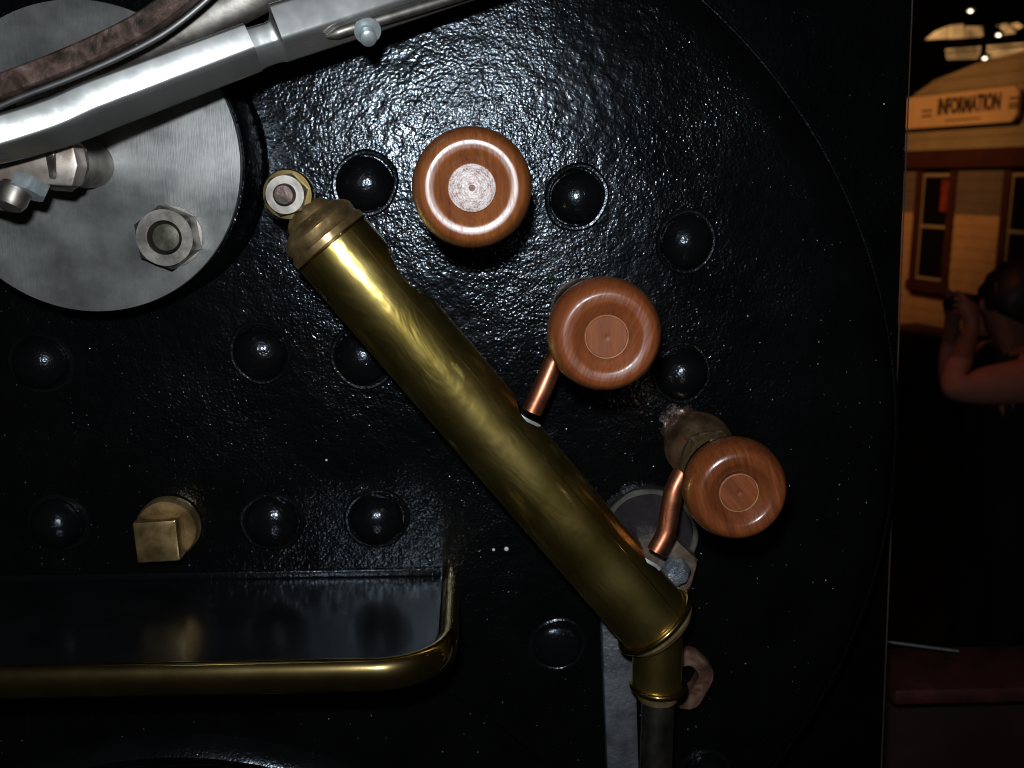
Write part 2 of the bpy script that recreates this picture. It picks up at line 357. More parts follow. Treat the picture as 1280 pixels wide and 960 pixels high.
link('washer', lathe([(rn * 1.08, 0.0001), (rn * 1.08, 0.0018), (rn * 0.7, 0.0021)], 40), STEELW, nm, nut)
# spindle boss and its lock nut, where the lever is pinned
pb = W(108, 205, 0.10); rb = S(108, 205, 0.10, 30)
link('spindle_boss', lathe([(rb, 0), (rb, 0.012), (rb * 0.9, 0.016), (rb * 0.86, 0.050), (0, 0.0505)], 40), STEELW, OF((pb.x - 0.006, -h1, pb.z)), gl)

# ------------------------------------------------------------------ regulator lever
def LH(u): return 0.186 - (u / 600.0) * 0.085          # lever leans back towards the right
lv = thing('regulator_lever', W(0, 170, LH(0)), 'long polished steel lever slanting over the steel cover', 'lever')
mid = [(-90, 204), (0, 184), (75, 160), (125, 138), (190, 113), (255, 88), (318, 64)]
up = lambda k: [19, 20, 22, 25, 25, 24, 22, 21][k]
def bar_section(wu, wl, d):   # bright upper-front face, darker under face
    pts = [(-wl * 0.96, -d * 0.55), (-wl, -d * 0.42), (-wl * 0.95, -d * 0.30), (-wl * 0.22, d * 0.66), (-wl * 0.10, d * 0.79), (wu * -0.01, d * 0.875), (wu * 0.04, d * 0.935), (wu * 0.10, d * 0.965), (wu * 0.5, d * 1.02), (wu * 0.86, d * 1.0), (wu * 0.93, d * 0.95), (wu * 0.97, d * 0.87), (wu, d * 0.7), (wu * 0.98, -d * 0.5), (0, -d)]
    return [(-a, b) for a, b in pts]
path = [W(u, v, LH(u)) for u, v in mid]; fine = spline(path, 14)
k1 = S(150, 110, 0.16, 1)
link('lever_bar', sweep(fine, lambda k, n: bar_section((36 - 2 * k / n) * k1, (14 + 11 * min(1, 2.2 * k / n)) * k1, 18 * k1)), STEELP, None, lv, 62).modifiers.new('wn', 'WEIGHTED_NORMAL').keep_sharp = True
neck = spline([W(316, 65, LH(316)), W(326, 61, LH(326)), W(338, 57, LH(338)), W(347, 54, LH(347)), W(352, 52, LH(352))], 5)
def nks(k, n):
    t = k / (n - 1); q = 0.80 + 0.24 * max(0, (t - 0.55) / 0.45) ** 2 + 0.2 * max(0, 0.25 - t)
    return bar_section(34 * k1 * q, 25 * k1 * min(1.0, q + 0.1), 18 * k1 * (q - 0.1))
link('lever_neck', sweep(neck, nks), STEELP, None, lv, 60)
h2 = [W(352, 52, LH(352)), W(433, 26, LH(430)), W(518, -2, LH(520)), W(640, -42, LH(640)), W(720, -70, LH(700))]
link('lever_arm', sweep(spline(h2, 6), lambda k, n: [(a, b) for a, b in bar_section(46 * k1, 25 * k1, 17 * k1)]), STEELP, None, lv, 62).modifiers.new('wn', 'WEIGHTED_NORMAL').keep_sharp = True
lt = spline([W(408, 46, LH(408) + 0.006), W(440, 35, LH(440) + 0.009), W(510, 14, LH(510) + 0.010), W(600, -14, LH(600) + 0.010), W(680, -40, LH(680) + 0.010)], 6)
latch = link('latch_rod', sweep(lt, lambda k, n: circ(7.5 * k1 * min(1, 0.35 + 6 * k / n), 12)), STEELW, None, lv, 60)
pl = W(458, 38, LH(459) + 0.018)
link('latch_pin', lathe([(0.0052, 0), (0.0052, 0.006), (0.004, 0.0068), (0, 0.007)], 20), ZINC, frame(pl + Vector((0, 0.004, -0.002)), (0.2, -0.8, -0.5)), latch)
link('latch_washer', lathe([(0.0085, 0), (0.0085, 0.0016), (0.0045, 0.0018)], 24), ZINC, frame(pl + Vector((0, 0.006, 0.001)), (0.2, -0.8, -0.5)), latch)
# pinned clevis below the lever
cl = W(35, 214, 0.150)
clev = link('clevis_block', prism([(-0.075, -0.016), (0.018, -0.013), (0.021, 0.000), (0.018, 0.012), (-0.02, 0.014), (-0.075, 0.015)], -0.008, 0.010, 0.0018), RUSTYSTEEL, OF(W(62, 203, 0.146)) @ Matrix.Rotation(R(-6), 4, 'Z'), lv)
hx = W(86, 203, 0.14)
link('lock_nut', hexnut(0.0175, 0, 0.016, 0.12), STEELW, frame(W(64, 203, 0.138), (0.93, -0.36, -0.05), (0, 1, 0.6)), lv)
zb = frame(W(40, 226, 0.152), (-0.28, -0.42, -0.86), (1, 0, 0))
link('clevis_nut', hexnut(0.0118, 0, 0.009, 0.14), ZINC, zb, lv)
zb2 = frame(W(4, 240, 0.15), (-0.2, -0.42, -0.88), (1, 0, 0.1))
link('clevis_nut', hexnut(0.0110, 0, 0.009, 0.14), ZINC, zb2, lv)
link('clevis_bolt', lathe([(0.0095, 0), (0.0095, 0.010), (0.0078, 0.014), (0.003, 0.0163), (0, 0.0165)], 28), STEELW, zb @ Matrix.Translation((-0.007, 0, 0.006)), lv)

# the browned quadrant bar and the link behind the lever
qb = spline([W(-60, 138, 0.15), W(0, 110, 0.15), W(70, 83, 0.15), (W(130, 57, 0.15)), W(185, 28, 0.15), W(232, -8, 0.15), W(275, -50, 0.15)], 8)
kq = S(100, 70, 0.15, 1)
qo = link('quadrant_bar', sweep(qb, lambda k, n: [(-15 * kq, -0.006), (-15 * kq, 0.0035), (-12.5 * kq, 0.0048), (11 * kq, 0.005), (13 * kq, 0.0035), (13 * kq, -0.006)]), RUSTBAR, None, None, 30)
tag(qo, 'curved flat iron bar with brown pitted paint above the steel lever', 'bar')
qe = [p + Vector((0.004, 0.001, -0.0)) for p in qb]
link('bright_edge', sweep(qe, lambda k, n: [(a + 15 * kq, b - 0.002) for a, b in circ(4 * kq, 10)]), STEELP, None, qo, 60)
lk = spline([W(20, 122, 0.11), W(110, 88, 0.11), W(200, 52, 0.11), W(280, 8, 0.11), W(350, -40, 0.11)], 8)
lo = link('connecting_link', sweep(lk, lambda k, n: [(a, b) for a, b in circ((13 + 30 * (k / n) ** 1.5) * kq, 18, 0.010)]), STEELW, None, None, 60)
tag(lo, 'smooth grey steel link lying between lever and brown curved bar', 'link')

# ------------------------------------------------------------------ brass drain tube
HT = 0.080
TA, TB = W(414, 303, HT), W(818, 776, HT)
ax = (TB - TA).normalized(); LT = (TB - TA).length
RT = S(600, 530, HT, 51)
side = ax.cross(OUT).normalized()
if side.x < 0: side = -side            # up-right, across the tube
dt = thing('drain_tube', W(358, 241, HT), 'long polished brass drain tube slung diagonally below the wooden knobs', 'pipe')
TM = frame(TA, ax, side)               # local X = up-right, Z = down the tube
tm = lathe([(RT, 0), (RT, LT * 0.25), (RT, LT * 0.5), (RT, LT * 0.75), (RT, LT), (RT - 0.0026, LT), (RT - 0.0026, 0), (RT, 0)], 96)
tmp = bpy.data.objects.new('tmp', tm); COL.objects.link(tmp); tm.materials.append(BRASS)
yo = (TM.inverted().to_3x3() @ OUT).y   # sign of the local axis that faces the viewer
def cutter(u, v, r_along, r_round, back, cm=None):
    q = TM.inverted() @ W(u, v, HT); a = -back * (1 if yo > 0 else -1)
    c = Vector((math.cos(a) * RT, math.sin(a) * RT, q.z)); d = Vector((math.cos(a), math.sin(a), 0))
    bm = bmesh.new(); bmesh.ops.create_uvsphere(bm, u_segments=40, v_segments=24, radius=1)
    bm.transform(frame(c, d, (0, 0, 1)) @ Matrix.Diagonal((r_along, r_round, 0.022, 1)))
    m = bpy.data.meshes.new('c'); bm.to_mesh(m); bm.free(); m.materials.append(cm or SOLDER)
    o = bpy.data.objects.new('cut', m); COL.objects.link(o)
    md = tmp.modifiers.new('b', 'BOOLEAN'); md.operation = 'DIFFERENCE'; md.object = o; md.solver = 'EXACT'; md.material_mode = 'TRANSFER'
    return o
cuts = [cutter(514, 340, 0.027, 0.021, R(5), BRASSR), cutter(656, 516, 0.0155, 0.019, R(6)), cutter(807, 699, 0.0135, 0.018, R(6))]
dg = bpy.context.evaluated_depsgraph_get()
tmesh = bpy.data.meshes.new_from_object(tmp.evaluated_get(dg)); tmesh.name = 'tube'
for o in cuts + [tmp]: bpy.data.objects.remove(o)
tb = link('tube_barrel', tmesh, None, TM, dt, 30)
e = RT
link('seam_line', tube([Vector((0, 0, 0.002)), Vector((0, 0, LT * 0.97))], 0.0005, 8, (0, 1, 0)), BRASSR, TM @ Matrix.Translation((math.cos(R(50)) * RT, math.sin(R(50)) * RT * (1 if yo > 0 else -1), 0)), tb)
link('end_rim', lathe([(RT + 0.0022 + 0.0026 * math.cos(R(a)), LT + 0.0026 * math.sin(R(a))) for a in range(0, 361, 30)], 96), BRASSR, TM, dt)
link('end_cap', lathe([(RT + 0.001, LT + 0.001), (RT + 0.001, LT + 0.006), (RT * 0.93, LT + 0.010), (RT * 0.6, LT + 0.012), (0, LT + 0.013)], 64), BRASSD, TM, dt)
cap = link('top_cap', lathe([(RT * 0.5, 0.004), (RT + 0.0002, 0.0005), (RT + 0.0004, -0.0050), (RT * 0.96, -0.0062), (RT * 0.935, -0.0080), (RT * 0.95, -0.0095), (RT * 0.96, -0.0135), (RT * 0.92, -0.0160), (RT * 0.80, -0.0195), (RT * 0.62, -0.0222), (RT * 0.60, -0.0240), (RT * 0.52, -0.0275), (RT * 0.36, -0.0305), (RT * 0.28, -0.037), (RT * 0.34, -0.046), (0, -0.047)], 72), BRASSK, TM, dt, 22)
link('joint_ring', lathe([(RT + 0.0002, 0.0022), (RT + 0.0012, 0.0014), (RT + 0.0013, 0.0004), (RT + 0.0002, -0.0004)], 96, None, False), BRASSR, TM, dt)
ce = W(361, 243, HT + 0.004); re = S(361, 243, HT, 31)
eye = link('eye_ring', lathe([(re * 0.35, -0.009), (re * 0.96, -0.009), (re, -0.0075), (re, 0.0045), (re * 0.96, 0.006), (re * 0.35, 0.0062)], 48), BRASSR, OF(ce), dt)
em = frame(ce + OUT * 0.0063, OUT, (1, 0, 0.25))
nt_ = link('eye_nut', hexnut(re * 0.86, 0, 0.009, 0.13, re * 0.44), STEELW, em, eye)
link('stud_end', lathe([(re * 0.43, 0), (re * 0.43, 0.0125), (re * 0.36, 0.0145), (0, 0.0147)], 28), RUSTBAR, em, eye)
link('stud', lathe([(re * 0.34, 0.0), (re * 0.34, HT)], 24), BLUED, OF((ce.x, 0, ce.z)), eye)
# vertical outlet below
o1, o2, o3 = W(823, 778, HT), W(823, 858, HT), W(824, 1100, HT)
ro = S(823, 830, HT, 31)
link('outlet_pipe', lathe([(ro * 0.5, 0), (ro, 0), (ro, (o1 - o2).length), (ro * 0.4, (o1 - o2).length)], 48), BRASS, frame(o1, (0, 0, -1)), dt)
link('outlet_ring', lathe([(ro + 0.001 + 0.0026 * math.cos(R(a)), 0.0026 * math.sin(R(a))) for a in range(0, 361, 30)] , 64), BRASSR, frame(o2 + Vector((0, 0, 0.001)), (0, 0, -1)), dt)
link('outlet_lip', lathe([(ro * 0.98, 0.001), (ro * 0.80, 0.010), (ro * 0.5, 0.0105)], 48), BRASSD, frame(o2, (0, 0, -1)), dt)
link('lower_pipe', lathe([(ro * 0.2, 0.002), (ro * 0.66, 0.004), (ro * 0.66, (o3 - o2).length)], 40), BLUED, frame(o2, (0, 0, -1)), dt)

# ------------------------------------------------------------------ try cocks with turned wooden knobs
RK = S(590, 235, 0.185, 77.5)
def knob_profile():
    r = RK
    return [(0.36 * r, 0.0030), (0.375 * r, 0.0033), (0.40 * r, 0.0040), (0.46 * r, 0.0062), (0.53 * r, 0.0086), (0.60 * r, 0.01045), (0.66 * r, 0.0110), (0.72 * r, 0.0112), (0.78 * r, 0.01095),
            (0.86 * r, 0.0090), (0.93 * r, 0.0042), (0.975 * r, -0.0012), (1.0 * r, -0.0085), (0.985 * r, -0.015), (0.94 * r, -0.0195), (0.86 * r, -0.022), (0.3 * r, -0.023)]
def smooth_prof(p, n=4):
    q = spline([Vector((a, b, 0)) for a, b in p], n); return [(max(x.x, 0), x.y) for x in q]
KNOB = lathe(smooth_prof(knob_profile()), 96)
PLUG = lathe([(0.362 * RK, 0.002), (0.362 * RK, 0.0046), (0.35 * RK, 0.0050), (0.1 * RK, 0.0050), (0.03 * RK, 0.0049), (0.01 * RK, 0.0045), (0, 0.0042)], 56)
PLUGB = lathe([(0.385 * RK, 0.002), (0.385 * RK, 0.0074), (0.36 * RK, 0.0080), (0.1 * RK, 0.0080), (0.05 * RK, 0.0079), (0.035 * RK, 0.0045), (0, 0.004)], 56)
COLLAR = lathe([(0.3 * RK, -0.031), (0.86 * RK, -0.030), (0.90 * RK, -0.028), (0.90 * RK, -0.0235), (0.85 * RK, -0.0225), (0.3 * RK, -0.0214)], 64)
BODY = lathe(smooth_prof([(0.0125, 0.012), (0.0155, 0.022), (0.0225, 0.036), (0.0262, 0.052), (0.0245, 0.067), (0.0175, 0.078), (0.0160, 0.080)], 5) + [(0.0160, 0.086), (0.0205, 0.0865), (0.0205, 0.092), (0.0185, 0.094)], 64)
BASE = lathe([(0.0185, 0.0), (0.0185, 0.010), (0.0165, 0.0125), (0.0135, 0.0165), (0.012, 0.0165)], 40, lambda a, k: 0.05 * math.sin(7 * a + 3 * k) + 0.04 * math.sin(13 * a + k))
HEXB = hexnut(0.0235, 0.0942, 0.122, 0.12)
RINGL = lathe([(0.358 * RK, 0.0046), (0.362 * RK, 0.0055), (0.378 * RK, 0.0056), (0.384 * RK, 0.0046)], 64, None, False); RINGL.materials.append(paint('pale_wax_ring', (0.30, 0.14, 0.07), 0.5, 0.4, 120))
COLLAR.materials.append(BRASSR); BODY.materials.append(metal('brown_valve_brass', (0.13, 0.075, 0.04), (0.46, 0.30, 0.17), 0.14, 0.36, 60, None, 0.00006, 180, second=(0.66, 0.5))); BASE.materials.append(FLAKE); HEXB.materials.append(BRASSK)
def try_cock(u, v, hk, ks, wood_m, plug_m, plug_bare_, spin, spout, label):
    K = W(u, v, hk); t = thing('try_cock', (K.x, 0, K.z), label, 'valve', 'try cocks on the boiler plate')
    B = OF((K.x, 0, K.z))
    link('base_joint', BASE, None, B @ Matrix.Rotation(spin, 4, 'Z'), t); link('valve_body', BODY, None, B, t); link('bonnet_nut', HEXB, None, B @ Matrix.Rotation(R(12), 4, 'Z'), t)
    link('spindle', lathe([(0.010, 0.121), (0.010, hk - 0.03), (0.004, hk - 0.028)], 28), BRASSD, B, t)
    KM = OF(K + Vector((0, 0.0112, 0))) @ Matrix.Rotation(spin, 4, 'Z') @ Matrix.Scale(ks, 4)
    km = KNOB.copy(); k = link('knob', km, wood_m, KM, t, 60)
    pm = (PLUGB if plug_bare_ else PLUG).copy(); link('centre_plug', pm, plug_m, KM @ Matrix.Rotation(R(25), 4, 'Z'), k, 40)
    if plug_bare_: link('hole_shade', lathe([(0.045 * RK, 0.0078), (0.045 * RK, 0.0083), (0, 0.0083)], 20), RUST, KM, k)  # dark disc laid over the pin hole in place of the shade inside it
    if not plug_bare_: link('groove_ring', RINGL, None, KM, k, 60)
    link('brass_collar', COLLAR, None, KM, k)
    if spout: link('copper_spout', tube(spline(spout, 8), 0.0076, 24), COPPER, None, t, 50)
    return t
try_cock(590, 235, 0.185, 1.0, WOOD, PLUGBARE, True, R(4), None, 'try cock with wooden knob whose centre is bare and pale, above the brass tube')
try_cock(760, 423, 0.180, 0.99, WOODR, WOODP, False, R(-20), [W(712, 405, 0.062), W(702, 430, 0.066), W(688, 462, 0.070), W(676, 490, 0.073), W(664, 515, 0.075)],
         'middle try cock with smooth reddish wooden knob hiding its valve body')
try_cock(927, 620, 0.180, 0.925, WOODD, WOODQ, False, R(18), [W(868, 565, 0.060), W(856, 586, 0.064), W(843, 612, 0.068), W(837, 640, 0.070), W(833, 665, 0.072), W(820, 690, 0.075)],
         'try cock with darkest wooden knob, its brass valve body and bent copper spout in view')

# ------------------------------------------------------------------ square plug
ps = W(207, 663, 0.016)
sq = thing('square_plug', (ps.x, 0, ps.z), 'brass pipe plug with square head screwed into the boiler plate', 'plug')
rs = S(207, 662, 0.02, 39)
link('plug_collar', lathe([(rs * 0.9, 0), (rs, 0.003), (rs, 0.012), (rs * 0.94, 0.0145), (rs * 0.3, 0.0146)], 48), BRASSK, OF((ps.x, 0, ps.z)), sq)
qd = S(200, 676, 0.04, 27)
link('square_head', prism([(-qd, -qd), (qd, -qd), (qd, qd), (-qd, qd)], 0.0, 0.020, 0.0016), BRASSK, OF((ps.x - 0.002, -0.0147, ps.z - 0.003)) @ Matrix.Rotation(R(3), 4, 'Z'), sq)

# ------------------------------------------------------------------ shelf with brass rail
zs = W(300, 722, 0).z; xs = W(553, 715, 0).x; dep = 0.152; xl = W(-150, 722, 0).x; cr = 0.042
sh = thing('warming_shelf', (xs - 0.15, 0, zs), 'black glossy shelf with a rounded brass rail, fixed under the bolt heads', 'shelf')
def edge(off, n=10):
    r = cr + off; pts = [Vector((xl, -(dep + off), 0)), Vector((xs - cr, -(dep + off), 0))]
    pts += [Vector((xs - cr + r * math.sin(R(90 * k / n)), -(dep - cr) - r * math.cos(R(90 * k / n)), 0)) for k in range(1, n)]
    pts += [Vector((xs + off, -(dep - cr), 0)), Vector((xs + off, -0.0005, 0))]
    return pts
outl = [(p.x, p.y) for p in edge(0)] + [(xl, -0.0005)]
link('shelf_top', prism(outl, -0.008, 0.0), BLACK3, Matrix.Translation((0, 0, zs)), sh)
link('back_angle', box(xs - xl - 0.004, 0.003, 0.006, 0.0008), BLACK2, Matrix.Translation(((xs + xl) / 2, -0.0022, zs + 0.0032)), sh)
rp = edge(0.0070); dense = [rp[0].lerp(rp[1], k / 12) for k in range(12)] + rp[1:-1] + [rp[-2].lerp(rp[-1], k / 6) for k in range(1, 7)]
def rail_sec(k, n): return [(0.0078 * math.cos(2 * math.pi * i / 24), 0.0122 * math.sin(2 * math.pi * i / 24)) for i in range(24)]
link('brass_rail', sweep([p + Vector((0, 0, zs - 0.0075)) for p in dense], rail_sec, (0, 0, 1)), BRASSR, None, sh, 60)

# ------------------------------------------------------------------ firehole ring at the foot
fc = W(250, 1316, 0); r1 = (W(250, 917, 0) - fc).length
fr = thing('firehole_ring', fc, 'big black firehole ring curving up under the shelf', 'ring')
link('inner_ring', lathe([(r1 - 0.02, 0), (r1 - 0.016, 0.018), (r1 - 0.008, 0.024), (r1, 0.018), (r1 + 0.004, 0.006)], 120), BLACK2, OF(fc), fr)
link('outer_flange', lathe([(r1 + 0.0045, 0.006), (r1 * 1.315, 0.006), (r1 * 1.32, 0.004), (r1 * 1.322, 0)], 120), BLACK, OF(fc), fr)

# ------------------------------------------------------------------ fittings behind the tube's lower end
pp = W(812, 672, 0.012); rpad = S(812, 672, 0.012, 64)
pad = link('round_pad', lathe([(rpad, 0), (rpad, 0.007), (rpad * 0.97, 0.0098), (rpad * 0.87, 0.010), (rpad * 0.85, 0.0082), (0, 0.008)], 64), None, OF((pp.x, 0, pp.z)))
PADM = paint('grey_black_pad', (0.022, 0.018, 0.021), 0.3, 0.5, 40, 0.0004, 0.5, 260); pad.data.materials.append(PADM)
link('pad_rim', lathe([(rpad * 0.86, 0.0101), (rpad * 0.88, 0.0113), (rpad * 0.95, 0.0112), (rpad * 0.975, 0.0099)], 64, lambda a, k: 0.012 * math.sin(4 * a) + 0.008 * math.sin(9 * a + k), False), paint('olive_grey_rim', (0.085, 0.085, 0.07), 0.4, 0.4, 60, 0.0004, 0.5, 300), OF((pp.x, 0, pp.z)), pad)
tag(pad, 'round dark pad with grey rim under the copper spout', 'pad')
ph = W(833, 712, 0.034)
fn = thing('flange_nut', (ph.x, -0.0102, ph.z), 'large worn brown hexagon nut behind the lower brass tube end', 'nut')
hm = frame((ph.x, -0.0083, ph.z), OUT, (1, 0, 0.30)); rh = S(833, 712, 0.034, 41)
link('hexagon', hexnut(rh, 0, 0.026, 0.08), rust('brown_worn_iron', [(0.3, (0.06, 0.042, 0.033)), (0.55, (0.19, 0.13, 0.10)), (0.75, (0.40, 0.33, 0.28))], 0.2, 0.4, 0.0003, 60), hm, fn)
sm = W(846, 718, 0.045)
link('stud_end', lathe([(rh * 0.42, 0.0), (rh * 0.40, 0.010), (rh * 0.30, 0.015), (rh * 0.1, 0.016), (0, 0.0155)], 28, lambda a, k: 0.07 * math.sin(3 * a + k) + 0.05 * math.sin(7 * a)), LEAD, OF((sm.x, -0.034, sm.z)), fn)
pg = W(857, 850, 0.03); rl = S(857, 850, 0.03, 34)
pts = []
for i in range(32):
    a = 2 * math.pi * i / 32; q = 1 + 0.05 * math.sin(3 * a) + 0.04 * math.sin(5 * a + 1); pts.append((rl * q * math.cos(a), rl * 1.15 * q * math.sin(a)))
bm = bmesh.new(); z0, z1 = 0, 0.012; ih = 0.44
rings = [[(x, y, z0) for x, y in pts], [(x, y, z1 - 0.002) for x, y in pts], [(x * 0.95, y * 0.95, z1) for x, y in pts], [(x * ih, y * ih + rl * 0.12, z1) for x, y in pts], [(x * ih, y * ih + rl * 0.12, z0) for x, y in pts]]
bv = [[bm.verts.new(p) for p in r_] for r_ in rings]
for k in range(5):
    for i in range(32): bm.faces.new((bv[k][i], bv[k][(i + 1) % 32], bv[(k + 1) % 5][(i + 1) % 32], bv[(k + 1) % 5][i]))
lug = link('lug', mesh_bm(bm), RUST, OF((pg.x, -0.020, pg.z)))
tag(lug, 'rusty iron lug with a round hole beside the brass outlet', 'lug')
b0, b1 = W(771, 770, 0.03), W(779, 1010, 0.03); wb = S(775, 880, 0.03, 40)
fbm = frame((b0 + b1) / 2, b1 - b0, (1, 0, 0))
fb = link('flat_bar', box(wb, 0.016, (b1 - b0).length, 0.0015), LITBAR, fbm)
tag(fb, 'upright black iron bar, coloured grey for the light on it, beside the dark lower pipe', 'bar')

# ------------------------------------------------------------------ out beyond the cab: ledge, rod, hall
yl = 0.42
def WY(u, v, y): return W(u, v, -y)
l0 = WY(1090, 834, yl); l1 = WY(1480, 822, yl)
LEDGE = paint('red_brown_varnish', (0.055, 0.013, 0.008), 0.6, 0.4, 30, 0.0003)
lm = box(1.0, 0.12, 0.022, 0.005); le = link('window_ledge', lm, LEDGE, Matrix.Translation((l0.x + 0.50, yl + 0.02, l0.z - 0.022)) @ Matrix.Rotation(R(1.5), 4, 'Y') @ Matrix.Rotation(R(3), 4, 'Z'))
tag(le, 'red brown wooden ledge across the open cab side', 'ledge')
sp = thing('side_panel', (l0.x + 0.5, yl + 0.05, -1.2), 'dark maroon side panel below the wooden ledge', 'panel')
link('sheet', box(0.98, 0.02, 1.0, 0.003), paint('dark_maroon_panel', (0.022, 0.007, 0.005), 0.6, 0.4, 14, 0.0004), Matrix.Translation((l0.x + 0.50, yl + 0.045, l0.z - 0.545)), sp)
rod = link('thin_rod', tube([WY(1100, 801, 0.40), WY(1198, 814, 0.40)], 0.0016, 8), ZINC); tag(rod, 'thin bright rod above the wooden ledge', 'rod')

FL = -2.1
HALL = paint('dark_hall', (0.012, 0.009, 0.007), 0.9, 0.3, 2)
fl = link('floor', box(40, 40, 0.1), HALL, Matrix.Translation((8, 21.5, FL - 0.05))); tag(fl, 'dark hall floor', 'floor', kind='structure')
bw = link('back_wall', box(40, 0.3, 14), HALL, Matrix.Translation((10, 30, 4.9))); tag(bw, 'dark far wall of the hall', 'wall', kind='structure')

# station front: plane running away to the left
tx = Vector((0.264, -0.965, 0)).normalized()
d0 = ray(1143, 225); d0 = Vector((d0.x, d0.y, 0)).normalized(); O = CAM + d0 * 11.0
BMX = Matrix(((tx.x, -tx.y, 0, O.x), (tx.y, tx.x, 0, O.y), (0, 0, 1, FL), (0, 0, 0, 1)))
BI = BMX.inverted()
def fac(u, v, off=0.0):      # -> (along, height) on the front, off metres proud of it
    d = ray(u, v); a = BI @ CAM; b = BI.to_3x3() @ d; t = (-off - a.y) / b.y; p = a + b * t
    return p.x, p.z
st = thing('station_building', O, 'small clapboard station front with dark trim, lit orange', 'building', M=BMX)
def fbox(name, x0, x1, z0, z1, y0, y1, m, par, bev=0.0):
    return link(name, box(x1 - x0, y1 - y0, z1 - z0, bev), m, BMX @ Matrix.Translation(((x0 + x1) / 2, (y0 + y1) / 2, (z0 + z1) / 2)), par)
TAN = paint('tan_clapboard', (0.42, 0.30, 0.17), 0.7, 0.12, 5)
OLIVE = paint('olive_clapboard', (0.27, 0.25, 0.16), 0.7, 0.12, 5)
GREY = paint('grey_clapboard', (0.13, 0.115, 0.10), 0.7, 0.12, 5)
TRIM = paint('maroon_trim', (0.045, 0.014, 0.011), 0.6, 0.2, 5)
SASH = paint('cream_sash', (0.30, 0.27, 0.19), 0.5, 0.1, 5)
SIGNM = paint('cream_signboard', (0.62, 0.48, 0.27), 0.6, 0.08, 3)
INK = paint('dark_sign_paint', (0.05, 0.035, 0.025), 0.6, 0.2, 8)
mg, ntg, bgs = mat('window_glass'); bgs.inputs['Base Color'].default_value = (0.006, 0.005, 0.005, 1); bgs.inputs['Roughness'].default_value = 0.08
zE0 = fac(1215, 209)[1]; zE1 = fac(1215, 186)[1]
X0 = -1.2; X1 = 2.6
fbox('backing_wall', X0, X1, 0, zE0, 0.02, 0.16, TRIM, st)
w1 = (*fac(1150, 290)[:1], *fac(1184, 290)[:1]); w2 = (fac(1264, 250)[0], fac(1264, 250)[0] + 0.55)
zw0, zw1 = fac(1168, 353)[1], fac(1168, 217)[1]
wl = [(w1[0], w1[1]), w2]
n = int(zE0 / 0.105)
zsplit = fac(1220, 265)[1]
spans = [(X0, w1[0] - 0.09), (w1[1] + 0.09, w2[0] - 0.07), (w2[1] + 0.09, X1)]
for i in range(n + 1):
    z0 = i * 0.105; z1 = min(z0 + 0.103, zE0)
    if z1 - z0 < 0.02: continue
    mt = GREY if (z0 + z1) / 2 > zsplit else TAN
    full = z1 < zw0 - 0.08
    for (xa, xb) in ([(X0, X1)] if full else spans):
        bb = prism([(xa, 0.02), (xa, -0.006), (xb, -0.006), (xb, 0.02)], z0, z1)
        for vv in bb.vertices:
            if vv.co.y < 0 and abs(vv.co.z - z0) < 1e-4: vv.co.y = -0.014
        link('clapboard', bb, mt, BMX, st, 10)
for k, (xa, xb) in enumerate(wl):
    wn = fbox('window', xa, xb, zw0, zw1, 0.0, 0.012, mg, st)
    fbox('frame', xa - 0.085, xa, zw0 - 0.08, zw1 + 0.06, -0.03, 0.02, TRIM, wn); fbox('frame', xb, xb + 0.085, zw0 - 0.08, zw1 + 0.06, -0.03, 0.02, TRIM, wn)
    fbox('sill', xa - 0.10, xb + 0.10, zw0 - 0.10, zw0, -0.05, 0.02, TRIM, wn)
    for zz in (zw0 + 0.015, zw0 + (zw1 - zw0) * 0.5, zw1 - 0.03): fbox('sash_rail', xa, xb, zz, zz + 0.03, -0.012, 0.0, SASH, wn)
    for xx in (xa, xb - 0.018): fbox('sash_stile', xx + 0.0005, xx + 0.0175, zw0 + 0.01, zw1 - 0.01, -0.009, 0.0, SASH, wn)
    if k == 0:
        fbox('poster', xa + 0.27 * (xb - xa) / 0.4, xb - 0.02, zw0 + 0.66 * (zw1 - zw0), zw1 - 0.06, -0.006, -0.001, paint('red_notice', (0.20, 0.035, 0.02), 0.5, 0.5, 12), wn)
fbox('eave_board', X0, X1, zE0, zE1, -0.10, 0.16, TRIM, st)
# parapet boards, clipped to its sloping outline
outl = [(1090, 152), (1143, 119), (1181, 90), (1290, 60), (1400, 30)]
fo = [fac(u, v, 0.02) for u, v in outl]
def left_at(z):
    if z <= fo[0][1]: return X0
    for pa, pq in zip(fo[:-1], fo[1:]):
        if pa[1] <= z <= pq[1]: return pa[0] + (pq[0] - pa[0]) * (z - pa[1]) / (pq[1] - pa[1])
    return X1
zt = zE1
while zt < fo[-1][1]:
    z1 = zt + 0.108; xa, xb = left_at(zt), left_at(z1)
    if xa < X1 - 0.1:
        bm = bmesh.new()
        q = [bm.verts.new(p) for p in ((xa, -0.034, zt), (X1, -0.034, zt), (X1, -0.02, z1 - 0.004), (min(xb, X1 - 0.01), -0.02, z1 - 0.004), (xa, 0.06, zt), (X1, 0.06, zt), (X1, 0.06, z1 - 0.004), (min(xb, X1 - 0.01), 0.06, z1 - 0.004))]
        for f in ((0, 1, 2, 3), (7, 6, 5, 4), (0, 4, 5, 1), (1, 5, 6, 2), (2, 6, 7, 3), (3, 7, 4, 0)): bm.faces.new([q[i] for i in f])
        link('clapboard', mesh_bm(bm), OLIVE, BMX, st, 10)
    zt = z1
